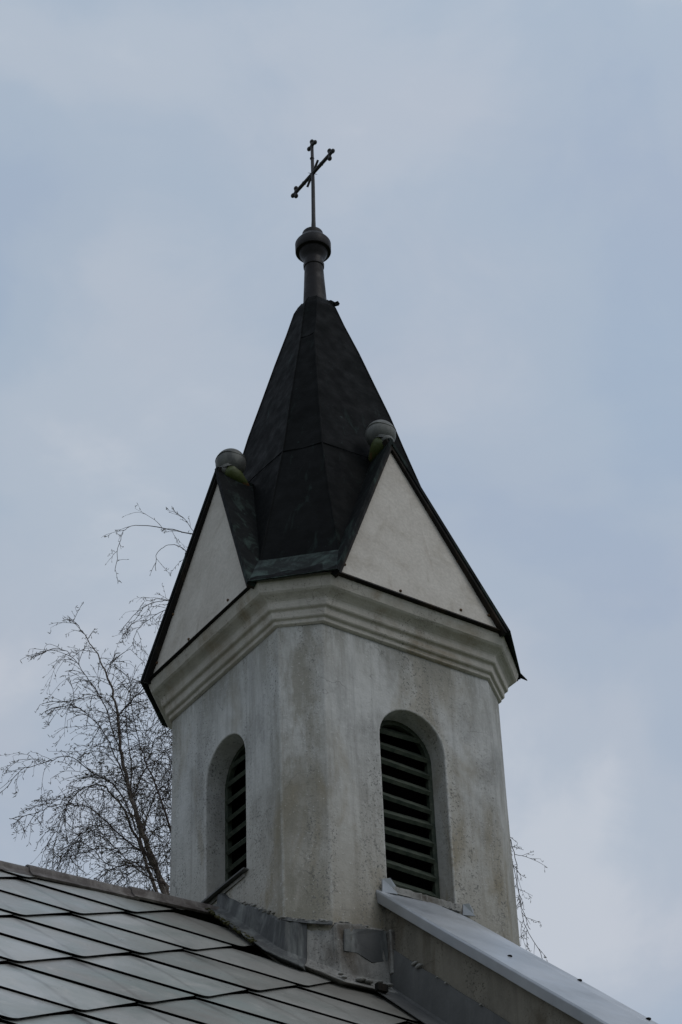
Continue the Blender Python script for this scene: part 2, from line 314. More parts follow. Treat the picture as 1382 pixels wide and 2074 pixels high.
for fi, (a, b) in enumerate(((0, 1), (2, 3), (4, 5), (6, 7))):
    o, t, n, c, hw, sill, spr = faces4[fi]
    ring = [bv(o + t*s + T((0, 0, z))) for s, z in arch(c, hw, sill, spr)]
    outer = cols[a][:] + cols[b][::-1]
    es = []
    for lp in (outer, ring):
        for k in range(len(lp)):
            p, q = lp[k], lp[(k+1) % len(lp)]; e = bm.edges.get((p, q)) or bm.edges.new((p, q)); es.append(e)
    bmesh.ops.triangle_fill(bm, edges=es, use_beauty=True, use_dissolve=False)
    dep = 0.26; inner = [bv(o - n*dep + t*s + T((0, 0, z))) for s, z in arch(c, hw, sill, spr)]
    for k in range(len(ring)):
        j = (k+1) % len(ring); bm.faces.new((ring[k], ring[j], inner[j], inner[k]))
tw = frombm('tower_wall', bm, M['plaster'], church, bevel=0.012)
# dark inside behind the louvres
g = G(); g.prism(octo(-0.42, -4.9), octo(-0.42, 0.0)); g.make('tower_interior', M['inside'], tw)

# cornice: moulded profile round the octagon
prof = [(0.004, -0.006), (0.028, 0.006), (0.032, 0.012), (0.034, 0.042), (0.058, 0.052), (0.066, 0.062), (0.070, 0.115), (0.076, 0.124), (0.100, 0.134), (0.108, 0.146),
        (0.112, 0.190), (0.118, 0.206), (0.134, 0.222), (0.160, 0.240), (0.190, 0.256), (0.208, 0.272), (0.218, 0.300), (0.230, 0.330), (0.236, 0.362), (0.228, 0.40), (0.0, 0.41), (-0.3, 0.41)]
cv = []; cf = []
SUBN = 10
def subring(o, z):
    r = octo(o, z, 0.2); out = []
    for i in range(8):
        p, q = Vector(r[i]), Vector(r[(i+1) % 8]); n_ = SUBN if i % 2 == 0 else 3
        for k in range(n_): out.append(p.lerp(q, k/n_))
    return out
nr = None
for o_, z_ in prof:
    r = subring(o_, z_); nr = len(r)
    for p in r:
        d = Vector((p.x, p.y, 0)).normalized(); w = 0.006*noise.noise(p*2.3); w2 = 0.006*noise.noise(p*1.1 + Vector((5, 5, 5)))
        cv.append((p.x + d.x*w, p.y + d.y*w, p.z + w2))
for i in range(len(prof)-1):
    for k in range(nr): cf.append((i*nr+k, i*nr+(k+1) % nr, (i+1)*nr+(k+1) % nr, (i+1)*nr+k))
cf.append(tuple(range(len(cv)-nr, len(cv))))
cor = mesh('cornice', cv, cf, M['cornice'], church, bevel=0.005)

# louvred windows
for fi, (o, t, n, c, hw, sill, spr) in enumerate(faces4):
    w = G(); d0 = 0.20; d1 = 0.245; fw = 0.045
    ot = arch(c, hw+0.01, sill, spr); it = arch(c, hw-fw, sill+fw, spr)
    P = lambda s, z, d: o - n*d + t*s + T((0, 0, z))
    k_ = len(ot)
    v = [P(s, z, d0) for s, z in ot] + [P(s, z, d0) for s, z in it] + [P(s, z, d1) for s, z in ot] + [P(s, z, d1) for s, z in it]
    f = []
    for k in range(k_):
        j = (k+1) % k_
        f += [(k, j, k_+j, k_+k), (2*k_+k, 3*k_+k, 3*k_+j, 2*k_+j), (k_+k, k_+j, 3*k_+j, 3*k_+k), (k, 2*k_+k, 2*k_+j, j)]
    w.add(v, f); wo_ = w.make('louvred_window', M['louvre'], church)
    ns = 10; z = spr + 0.20; step = 0.165
    while z > sill + 0.03:
        hwz = hw-fw if z < spr else math.sqrt(max(0.001, (hw-fw)**2 - (z-spr)**2))
        s_ = G(); jit = random.uniform(-0.012, 0.012); tl = random.uniform(-0.011, 0.011)
        # a slanted board: its outer lower edge stands forward of its inner upper edge
        a = [P(c-hwz, z-0.03+jit-tl, d0-0.005), P(c+hwz, z-0.03+jit+tl, d0-0.005), P(c+hwz, z+0.055+jit+tl, d0+0.075), P(c-hwz, z+0.055+jit-tl, d0+0.075)]
        s_.slab(a, T((0, 0, 0.026)) + n*0.022); s_.make('slat', M['louvre'], wo_); z -= step

# ---- sill of the left window: thin sheet on mortar
o, t, n, c, hw, sill, spr = faces4[0]
g = G(); z0 = sill
top_ = [(1.0, 0.37, z0+0.02), (1.255, 0.42, z0+0.0), (1.26, 0.1, z0-0.012), (1.27, -0.20, z0-0.03), (1.275, -0.47, z0-0.055), (1.205, -0.47, z0-0.03), (1.0, -0.29, z0+0.02)]
g.slab(top_, (0, 0, -0.014)); pass
g.make('window_sill', M['upstand'], church)
g = G(); g.slab([(1.0, -0.27, z0-0.015), (1.215, -0.30, z0-0.045), (1.215, 0.36, z0-0.02), (1.0, 0.35, z0-0.015)], (0, 0, -0.03)); g.make('sill_bedding', M['mortar'], church)

rr_ = random.Random(4); g = G(); v = []; f = []; n_ = 26
for i in range(n_+1):
    x_ = 0.335 - 0.70*i/n_; w = 0.010*noise.noise(Vector((i*0.5, 0, 3))); w2 = 0.018*noise.noise(Vector((i*0.8, 5, 3)))
    v += [(x_, 0.93, -2.40), (x_, 1.19, -2.405+w), (x_, 1.235+w2, -2.425+w), (x_, 1.24+w2, -2.49), (x_, 0.93, -2.49)]
for i in range(n_):
    for k in range(5): f.append((i*5+k, i*5+(k+1) % 5, (i+1)*5+(k+1) % 5, (i+1)*5+k))
f += [(0, 1, 2, 3, 4), tuple(range(n_*5, n_*5+5))]
g.add(v, f); g.make('sill_bedding', M['mortar'], church)

# ---- spire
RG = [(1.51, 0.955, 0.375), (1.254, 0.739, 0.80), (1.04, 0.635, 1.60), (0.828, 0.534, 2.405), (0.722, 0.470, 2.85), (0.622, 0.409, 3.29), (0.49, 0.325, 3.80), (0.377, 0.252, 4.245), (0.275, 0.16, 4.66), (0.205, 0.110, 4.95), (0.165, 0.085, 5.04), (0.128, 0.066, 5.10)]
def o8(a, b, z, k=1):
    k = max(0, min(1, (z-0.8)/1.2)) * (1 if z < 4.2 else max(0, (5.2-z)))
    return [(a, -b, z), (a, b-0.02*k, z), (b+0.05*k, a, z), (-b, a, z), (-a, b, z), (-a, -b, z), (-b, -a, z), (b, -a, z)]
AX = (0.02, -0.015)
def lean(p): f_ = max(0, (p[2]-2.4)/3.0); return (p[0]+AX[0]*f_, p[1]+AX[1]*f_, p[2])
g = G(); rings = [[lean(p) for p in o8(*r)] for r in RG]
v = [p for r in rings for p in r]; f = []
for i in range(len(RG)-1):
    for k in range(8):
        if i == 0 and k % 2 == 0: continue                 # the gables close the broad sides down there
        f.append((i*8+k, i*8+(k+1) % 8, (i+1)*8+(k+1) % 8, (i+1)*8+k))
f.append(tuple(range(len(v)-8, len(v)))); g.add(v, f)
spire = g.make('spire', M['copper'], church)
# standing folds on the arrises and laps between the sheets
g = G()
for k in range(8): g.tube([Vector(r[k])*1.0 for r in rings[1:]], [0.009]*len(rings[1:-4])+[0.007]*4, 6)
for (a, b, z) in ((0.833, 0.538, 2.405), (0.365, 0.244, 4.30)):
    pts = [lean(p) for p in o8(a, b, z)]
    for k in (range(8) if z < 3 else (1, 5)):
        p, q = Vector(pts[k]), Vector(pts[(k+1) % 8]); m_ = p.lerp(q, 0.5) + Vector((0, 0, -0.02 if k % 2 else 0.03)); g.tube([p, m_, q], 0.005, 5)
g.make('sheet_seam', M['copper'], spire)
# torn scrap of copper at the neck
g = G(); g.slab([(-0.02, 0.08, 5.06), (-0.09, 0.12, 5.08), (-0.12, 0.15, 5.04), (-0.08, 0.14, 5.00), (-0.01, 0.10, 5.01)], (0.01, 0.02, 0.018))
g.slab([(-0.10, 0.12, 5.05), (-0.14, 0.16, 5.07), (-0.15, 0.18, 5.02), (-0.11, 0.16, 5.00)], (0.0, 0.02, 0.014)); g.make('torn_flap', M['copper'], spire)
g = G(); g.slab([(-1.36, 0.86, 0.56), (-1.45, 0.93, 0.47), (-1.56, 0.985, 0.315), (-1.49, 0.92, 0.375), (-1.42, 0.87, 0.45)], (0.0, 0.0, 0.014)); g.make('torn_flap', M['copper'], spire)
# eave flashings of the narrow sides
for k in (1, 3, 5, 7):
    a0, b0 = Vector(o8(1.525, 0.95, 0.362)[k]), Vector(o8(1.525, 0.95, 0.362)[(k+1) % 8])
    a1, b1 = Vector(o8(1.27, 0.745, 0.80)[k]), Vector(o8(1.27, 0.745, 0.80)[(k+1) % 8])
    g = G(); am, bm_ = a0.lerp(a1, 0.5), b0.lerp(b1, 0.5); inn = -Vector((a0.x+b0.x, a0.y+b0.y, 0)).normalized()*0.02
    out = -inn*0.6
    n_ = 6; rows = []
    for (p, q) in ((a0, b0), (am-out*0.15, bm_-out*0.15), (a1+out*0.4, b1+out*0.4)):
        rows.append([p.lerp(q, i/n_) + Vector((0, 0, 0.010*noise.noise(p.lerp(q, i/n_)*5))) for i in range(n_+1)])
    v = [p for r in rows for p in r] + [p+inn for r in rows for p in r]; kk = (n_+1)*3; f = []
    for r in range(2):
        for i in range(n_):
            q = (r*(n_+1)+i, r*(n_+1)+i+1, (r+1)*(n_+1)+i+1, (r+1)*(n_+1)+i); f += [q, tuple(x+kk for x in q)[::-1]]
    for i in range(n_): f += [(i, i+kk, i+1+kk, i+1), (2*(n_+1)+i, 2*(n_+1)+i+1, 2*(n_+1)+i+1+kk, 2*(n_+1)+i+kk)]
    for i in (0, n_): f += [(i, i+n_+1, i+n_+1+kk, i+kk), (i+n_+1, i+2*(n_+1), i+2*(n_+1)+kk, i+n_+1+kk)]
    g.add(v, f); g.make('eave_flashing', M['patina'], spire)

# ---- gables: (outward, tangent, apex out, apex z)
gab = [(T((1, 0, 0)), T((0, 1, 0)), 1.217, 2.375, 1.10, 2.49), (T((0, 1, 0)), T((-1, 0, 0)), 1.10, 2.48, 0.99, 2.63),
       (T((-1, 0, 0)), T((0, -1, 0)), 1.16, 2.42, 1.05, 2.55), (T((0, -1, 0)), T((1, 0, 0)), 1.16, 2.42, 1.05, 2.55)]
for gi, (n, t, ao, az, bo, bz) in enumerate(gab):
    Q = lambda a, s, z: n*a + t*s + T((0, 0, z))
    # board panel
    g = G(); pan = [Q(1.435, -0.90, 0.40), Q(1.435, 0.885, 0.40), Q(ao+0.008, 0, az-0.055)]
    g.slab(pan, -n*0.04); gb = g.make('gable', M['board'], church)
    # two roof slopes, solid slabs with a slight sag half-way
    ra = az
    for sgn in (-1, 1):
        g = G(); lo = Q(1.52, sgn*0.957, 0.362); hi = Q(ao+0.05, 0, ra+0.005); md = (lo+hi)*0.5
        bk = Q(0.45, 0, ra-0.10); bkm = Q(0.70, sgn*0.47, (ra+0.38)/2-0.05); bl = Q(0.95, sgn*0.957, 0.362)
        dn = -(t*sgn*0.9 + T((0, 0, 0.42))).normalized()*0.032
        g.prism([hi, md, bkm, bk], [p+dn for p in (hi, md, bkm, bk)])
        g.prism([md, lo, lo.lerp(bl, 0.42), bkm], [p+dn for p in (md, lo, lo.lerp(bl, 0.42), bkm)])
        g.make('gable_roof', M['slope'], gb)
        # verge trim: rusty folded edge under the slope
        g = G(); off_ = -(t*sgn*0.9 + T((0, 0, 0.42))).normalized()
        pts = [lo + off_*0.03 - n*0.012, md + off_*0.03 - n*0.012, hi + off_*0.03 - n*0.012]
        g.prism([pts[0], pts[1], pts[1]+off_*0.028, pts[0]+off_*0.028], [q - n*0.085 for q in (pts[0], pts[1], pts[1]+off_*0.028, pts[0]+off_*0.028)])
        g.prism([pts[1], pts[2], pts[2]+off_*0.028, pts[1]+off_*0.028], [q - n*0.07 for q in (pts[1], pts[2], pts[2]+off_*0.028, pts[1]+off_*0.028)])
        g.make('verge', M['verge'], gb)
    # drip strip along the foot of the panel
    g = G(); g.prism([Q(1.45, -0.93, 0.405), Q(1.47, -0.94, 0.375), Q(1.40, -0.94, 0.370), Q(1.38, -0.93, 0.398)], [Q(1.45, 0.92, 0.405), Q(1.47, 0.93, 0.375), Q(1.40, 0.93, 0.370), Q(1.38, 0.92, 0.398)])
    g.make('drip_edge', M['verge'], gb)
    # nail heads
    for s_, u in ((-0.80, 0.05), (-0.21, 0.012), (0.47, 0.03), (0.80, 0.06), (-0.60, 0.28), (0.56, 0.34), (0.38, 0.55), (-0.36, 0.60), (0.17, 0.80)):
        z = 0.42 + (az-0.42)*u; a = 1.436 + (ao-1.436)*u; lim = 0.86*(1-u); g = G(); g.ball(Q(a, max(-lim, min(lim, s_)), z), 0.014, 6); g.make('nail', M['rust'], gb)
    # ball and spike on the ridge
    g = G(); bc_ = Q(bo, 0, bz); g.ball(bc_, 0.150, 24); g.ball(bc_ + n*0.095 - T((0, 0, 0.135)), 0.062, 14, (1, 1, 0.8))
    g.tube([bc_ + T((0, 0, 0.035)) + T((math.cos(a_)*0.1475, math.sin(a_)*0.1475, 0.012*math.sin(a_*3))) for a_ in [2*math.pi*k/32 for k in range(33)]], 0.006, 5)
    bl_ = g.make('gable_ball', M['ball'], gb, smooth=True)
    g = G(); inn = -n
    st = bc_ + T((0, 0, -0.095)) + n*0.06
    g.tube([st, st + inn*0.04 + T((0, 0, -0.025)), st + inn*0.12 + T((0, 0, -0.062)), st + inn*0.21 + T((0, 0, -0.105)), st + inn*0.29 + T((0, 0, -0.145))], [0.090, 0.103, 0.085, 0.050, 0.010], 14)
    g.make('ridge_spike', M['spike'], gb, smooth=True)
    g = G(); g.tube([st + T((0, 0, 0.02)), st + inn*0.012 + T((0, 0, -0.008))], [0.095, 0.10], 14); g.make('spike_collar', M['ball'], gb)

# ---- finial
g = G()
g.lathe([(0.128, 5.09), (0.126, 5.14), (0.118, 5.30), (0.109, 5.48), (0.103, 5.62), (0.103, 5.635), (0.112, 5.64), (0.114, 5.68), (0.108, 5.70), (0.106, 5.74), (0.108, 5.755), (0.128, 5.79), (0.150, 5.83), (0.156, 5.85), (0.158, 5.86),
         (0.190, 5.865), (0.195, 5.872), (0.196, 5.985), (0.188, 6.0), (0.128, 6.085), (0.114, 6.09), (0.114, 6.145), (0.110, 6.152), (0.03, 6.165)], 0.02, -0.015, 48)
fin = g.make('finial', M['finial'], church, smooth=True)
md_ = fin.modifiers.new('edge', 'EDGE_SPLIT'); md_.split_angle = R(38)
# ---- cross
cx, cy = 0.0, 0.0; ZC = 7.08
g = G(); g.tube([(0.012, -0.010, 6.14), (0.01, -0.008, 6.22), (0.008, -0.005, 6.35), (0.0, 0.0, 6.9), (-0.004, 0.002, 7.50)], [0.034, 0.027, 0.0225, 0.021, 0.018], 10)
cross = g.make('cross', M['iron'], church, smooth=True)
def trefoil(gg, c, d, side):
    c, d, side = Vector(c), Vector(d), Vector(side)
    for p in (c + d*0.062, c + side*0.060 - d*0.002, c - side*0.060 - d*0.002): gg.ball(p, 0.029, 8, (0.8, 1, 1))
    gg.ball(c, 0.022, 8); gg.tube([c - side*0.055, c + side*0.055], 0.018, 6); gg.tube([c - d*0.03, c + d*0.06], 0.019, 6)
g = G(); trefoil(g, (-0.004, 0.002, 7.53), (0, 0, 1), (0, 1, 0)); g.make('trefoil_end', M['iron'], cross)
g = G(); g.ball((0, 0, 7.32), 0.026, 8, (1, 1, 0.7)); g.make('knob', M['iron'], cross)
for s_ in (-1, 1):
    g = G(); trefoil(g, (0, s_*0.345, ZC), (0, s_, 0), (0, 0, 1)); g.make('trefoil_end', M['iron'], cross)
g = G(); g.tube([(0, -0.34, ZC), (0, 0.34, ZC)], 0.021, 8)
for s_ in (-1, 1): g.ball((0, s_*0.175, ZC), 0.025, 8, (1, 0.7, 1))
g.make('cross_arm', M['iron'], cross)
g = G()
for a_ in (1, -1):
    e = Vector((0, 0.115, 0.115*a_)) if a_ == 1 else Vector((0, 0.09, -0.09)); r_ = 0.014 if a_ == 1 else 0.006
    g.tube([-e + Vector((0, 0, ZC)), Vector((0, 0, ZC)), e + Vector((0, 0, ZC))], [r_, r_*1.1, r_] if a_ == 1 else [0.002, 0.008, 0.002], 6)
g.make('ray', M['iron'], cross)

# ------------------------------------------------------------------ nave roof
PN = Vector((0.02915693, 0.64176281, 0.76634872)).normalized(); PK = -1.79625
def roofz(x, y): return (PK - PN.x*x - PN.y*y)/PN.z
VX = Vector((-1.45343794, -0.0633976, 0.1083893)); VF = Vector((-0.11923757, 0.71447786, -0.59378806)); P0 = Vector((3.72750551, 1.30305186, -3.57693933)) - PN*0.03 + VX*0.03
XE, YE = 13.0, 4.6
# boarding under the shingles: both slopes as one solid ridge-shaped body
g = G()
zr0, zr1 = roofz(-1.0, 0)-0.02, roofz(XE, 0)-0.02
def gable_section(x):
    zr = roofz(x, 0)-0.07; ze = roofz(x, YE)-0.07
    return [(x, 0, zr), (x, YE, ze), (x, YE, ze-0.16), (x, 0, zr-0.2), (x, -YE, ze-0.16), (x, -YE, ze)]
g.prism(gable_section(-0.35), gable_section(XE))
roof = g.make('nave_roof', M['gap'], church)
# shingles
def inside_tower(p): return abs(p.x) < 1.16 and abs(p.y) < 1.16 and abs(p.x)+abs(p.y) < 2.05
sv = []; sf = []; tone = []; mi = []; crs = []
crowd = 0
hx = VX*0.5; hf = VF*0.5
rnd = random.Random(3)
XL = 0.40                                                # the parapet's flank
def clip(poly, a, b, keep):                              # Sutherland-Hodgman against a*x+b*y >= keep
    out = []
    for i in range(len(poly)):
        p, q = poly[i], poly[(i+1) % len(poly)]; fp = a*p.x+b*p.y-keep; fq = a*q.x+b*q.y-keep
        if fp >= 0: out.append(p)
        if (fp >= 0) != (fq >= 0): out.append(p.lerp(q, fp/(fp-fq)))
    return out
def shingle_at(tip, h0):
    """rhomb whose lower corner is tip; top corner lies at tip-VF, raised at the low corner"""
    global sv, sf, tone
    tn = rnd.random(); buck = rnd.uniform(0.006, 0.016); th = 0.0045
    left, right = tip - hf - hx, tip - hf + hx            # hx points to -X
    topc = tip - VF - (hx+hf)*0.08
    ov = 0.06
    def L(p, h): return p + PN*h
    cut = 0.055
    def side(p, other): return p
    ex = (hx+hf)*rnd.uniform(-0.010, 0.012) + (hx-hf)*rnd.uniform(-0.008, 0.012)
    tl = (tip+ex).lerp(left, 0.035); tr = (tip+ex).lerp(right, 0.06); tipm = (tl+tr)*0.5 + (tip+ex-(tl+tr)*0.5)*0.3
    left = left - (hx+hf)*0.075 + (hx-hf)*rnd.uniform(-0.01, 0.01); right = right - (hx+hf)*rnd.uniform(0.070, 0.090)
    sj = rnd.uniform(-0.004, 0.004)
    hT, hL, hR = 0.042+sj*0.6, 0.020+sj*0.3, 0.025+sj*0.3
    rows = [L(tipm, hT), L(tr, hT), L(right, hR), L(topc + hf*ov, 0.004+buck*0.3), L(left, hL), L(tl, hT)]
    cen = L((tipm+topc)*0.5, (hT+0.004)/2 + buck)
    polys = [[rows[3], cen, rows[4]], [cen, rows[5], rows[4]], [rows[3], rows[2], cen], [rows[2], rows[1], cen], [cen, rows[1], rows[0]], [cen, rows[0], rows[5]]]
    for q in polys:
        q = clip(q, 1, 0, XL+0.005)
        if len(q) < 3: continue
        q = clip(q, 0, 1, 0.01)
        if len(q) < 3: continue
        q = clip(q, -1, 0, -XE)
        if len(q) < 3: continue
        q = clip(q, 0, -1, -YE)
        if len(q) < 3: continue
        i = len(sv); k = len(q)
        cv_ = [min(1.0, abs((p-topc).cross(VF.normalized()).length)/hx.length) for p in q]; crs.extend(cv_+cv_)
        sv += [tuple(W(p)) for p in q] + [tuple(W(p - PN*th)) for p in q]
        sf.append(tuple(range(i, i+k))); tone.append(tn); mi.append(0)
        sf.append(tuple(range(i+k, i+2*k))[::-1]); tone.append(tn); mi.append(1)
        for a in range(k):
            b = (a+1) % k; sf.append((i+a, i+k+a, i+k+b, i+b)); tone.append(tn*0.5); mi.append(1)
for iy in range(-4, 14):
    for ix in range(-16, 8):
        for half in (0, 1):
            tip = P0 + VX*(ix+0.5*half) + VF*(iy+0.5*half)
            if not (-0.4 < tip.x < XE+1.5 and -0.3 < tip.y < YE+1.0): continue
            c = tip - hf
            if inside_tower(c) : continue
            shingle_at(tip, 0)
me = bpy.data.meshes.new('shingles'); me.from_pydata(sv, [], sf)
me.materials.append(M['shingle']); me.materials.append(M['gap'])
for p, k in zip(me.polygons, mi): p.material_index = k
at = me.attributes.new('tone', 'FLOAT', 'FACE')
for k, v in enumerate(tone): at.data[k].value = v
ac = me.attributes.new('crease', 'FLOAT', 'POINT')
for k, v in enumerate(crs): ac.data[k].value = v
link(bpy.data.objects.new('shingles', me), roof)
# far slope, a plain sheet (out of sight from this side)
g = G(); e = lambda x, y: (x, -y, roofz(x, y)+0.01)
g.slab([e(0.45, 0.02), e(XE, 0.02), e(XE, YE+0.03), e(0.45, YE+0.03)], (0, 0, 0.02)); g.make('far_slope_sheet', M['upstand'], roof)
# ridge cap in overlapping lengths
x = 1.19; k = 0; capg = G()
while x < XE:
    ln = 0.93; zr = lambda q: roofz(q, 0) - 0.018*max(0, q-1.2)
    for_pts = []
    r0, r1 = 0.082, 0.072
    g = G(); segs = 12; ring = []
    for (xx, rr, lift) in ((x - (0.0 if k == 0 else 0.05), r1, 0.0), (x+ln, r0, 0.012)):
        cz = zr(xx) + lift + 0.012*noise.noise(Vector((xx*2, 0, 0)))
        prof_ = []
        for a_ in range(segs+1):
            an = math.pi*a_/segs; prof_.append((xx, math.cos(an)*rr, cz + math.sin(an)*rr))
        prof_ = [(xx, rr+0.055, cz-0.060)] + prof_ + [(xx, -rr-0.055, cz-0.060)]
        inner = [(xx, p[1]*0.86, p[2]-0.012) for p in prof_][::-1]
        ring.append(prof_+inner)
    g.prism(ring[0], ring[1]); g.make('ridge_cap', M['ridge'], roof); x += ln; k += 1
# nave walls
g = G(); zb = (0-H0)/S - 0.05
wv = lambda y: roofz(6, 4.2)
g.prism([(1.0, 4.15, zb), (1.0, 4.15, -5.95), (1.0, -4.15, -5.95), (1.0, -4.15, zb)], [(XE-0.25, 4.15, zb), (XE-0.25, 4.15, -6.4), (XE-0.25, -4.15, -6.4), (XE-0.25, -4.15, zb)])
g.make('nave_wall', M['stucco'], church)
g = G(); zt = lambda y: roofz(XE-0.3, abs(y))-0.24
g.prism([(XE-0.3, -4.15, zb), (XE-0.3, 4.15, zb), (XE-0.3, 4.15, zt(4.15)), (XE-0.3, 0, zt(0)), (XE-0.3, -4.15, zt(4.15))], [(XE-0.05, -4.15, zb), (XE-0.05, 4.15, zb), (XE-0.05, 4.15, zt(4.15)), (XE-0.05, 0, zt(0)), (XE-0.05, -4.15, zt(4.15))])
g.make('end_gable_wall', M['stucco'], church)

# ---- parapet of the west gable, both arms, with coping on the near arm
def pz(y): return -2.57 - 0.833*(abs(y)-1.2)              # underside of the coping
for sgn in (1, -1):
    g = G(); ys = 0.8; ye = 5.0; n_ = 34; a, b = 0.385, -0.40
    v = []; f = []
    for i in range(n_+1):
        y = ys + (ye-ys)*i/n_; w = 0.012*noise.noise(Vector((y*2.2, 3.3, 0)))
        v += [(a+w, sgn*y, pz(y)+0.02), (a+w*1.4, sgn*y, pz(y)-0.3), (a-w, sgn*y, pz(y)-0.62), (a, sgn*y, zb), (b, sgn*y, zb), (b, sgn*y, pz(y)+0.02)]
    for i in range(n_):
        for k in range(6): f.append((i*6+k, i*6+(k+1) % 6, (i+1)*6+(k+1) % 6, (i+1)*6+k))
    f += [tuple(range(6)), tuple(range(n_*6, n_*6+6))]
    g.add(v, f); pw = g.make('parapet_wall', M['stucco'], church)
    # folded sheet coping
    g = G(); sec = [(0.455, -0.035), (0.470, 0.065), (0.462, 0.085), (-0.10, 0.120), (-0.44, 0.075), (-0.455, -0.03), (-0.445, -0.03), (-0.43, 0.055), (-0.10, 0.098), (0.445, 0.068), (0.445, -0.035)]
    n_ = 16; v = []; f = []; ns_ = len(sec)
    for i in range(n_+1):
        y = 1.19 + (5.1-1.19)*i/n_; w = 0.006*noise.noise(Vector((y*1.3, 9, 0)))
        v += [(x_ + w, sgn*y, pz(y)+z_ + 0.006*noise.noise(Vector((y*1.7, x_*3, 4)))) for x_, z_ in sec]
    for i in range(n_):
        for k in range(ns_): f.append((i*ns_+k, i*ns_+(k+1) % ns_, (i+1)*ns_+(k+1) % ns_, (i+1)*ns_+k))
    f += [tuple(range(ns_)), tuple(range(n_*ns_, n_*ns_+ns_))]
    g.add(v, f); cp = g.make('coping', M['zinc'], pw, bevel=0.004)
    # folded tabs against the wall
    for (x0, x1, zz) in ((0.42, 0.30, 0.15), (-0.40, -0.49, 0.12)):
        g = G(); yb = sgn*1.205; z0 = pz(1.2)+0.07
        pts = [(x0, yb, z0), (x0+0.005, yb+sgn*0.015, z0+zz*0.75), ((x0+x1)/2, yb+sgn*0.035, z0+zz*0.86), (x1-0.02, yb+sgn*0.005, z0+zz*0.55), (x1-0.005, yb+sgn*0.02, z0+zz*0.2), (x1, yb+sgn*0.05, z0-0.01)]
        g.slab(pts, (0, sgn*0.012, 0)); g.make('coping_tab', M['zinc'], cp)
    for x_, y_ in ((0.20, 2.50), (-0.33, 2.66), (0.20, 3.9), (-0.33, 3.36)):
        g = G(); zz = pz(y_)+0.098 if x_ > 0 else pz(y_)+0.092; g.ball((x_, sgn*y_, zz+0.003), 0.022, 8, (1, 1, 0.45)); g.make('screw', M['verge'], cp)
    if sgn == 1:
        # grey upstand sheet along the foot of the parapet, lapped on the roof
        g = G(); n_ = 24; v = []; f = []
        for i in range(n_+1):
            y = 1.19 + (5.0-1.19)*i/n_; w = 0.010*noise.noise(Vector((y*3, 1, 1)))
            zt_ = roofz(0.4, y) + 0.40 + 0.010*noise.noise(Vector((y*4, 2, 7))); zq = roofz(0.4, y)+0.05
            v += [(0.402+w, y, zt_), (0.420+w*0.5, y, zq+0.02), (0.445, y, roofz(0.445, y)+0.055), (0.66, y, roofz(0.66, y)+0.050), (0.66, y, roofz(0.66, y)+0.042), (0.44, y, roofz(0.44, y)+0.03), (0.392, y, zq), (0.388, y, zt_)]
        for i in range(n_):
            for k in range(8): f.append((i*8+k, i*8+(k+1) % 8, (i+1)*8+(k+1) % 8, (i+1)*8+k))
        f += [tuple(range(8)), tuple(range(n_*8, n_*8+8))]
        g.add(v, f); g.make('parapet_flashing', M['upstand'], pw)
        # broken mortar crumbs on the flashing's top edge
        g = G(); rr = random.Random(11)
        for i in range(16):
            y = rr.uniform(1.35, 4.6); r_ = rr.uniform(0.010, 0.028); g.ball((0.415, y, roofz(0.4, y)+0.405), r_, 5, (0.7, rr.uniform(0.8, 2.4), rr.uniform(0.5, 1.0)))
        g.make('mortar_crumbs', M['mortar'], pw)['kind'] = 'stuff'

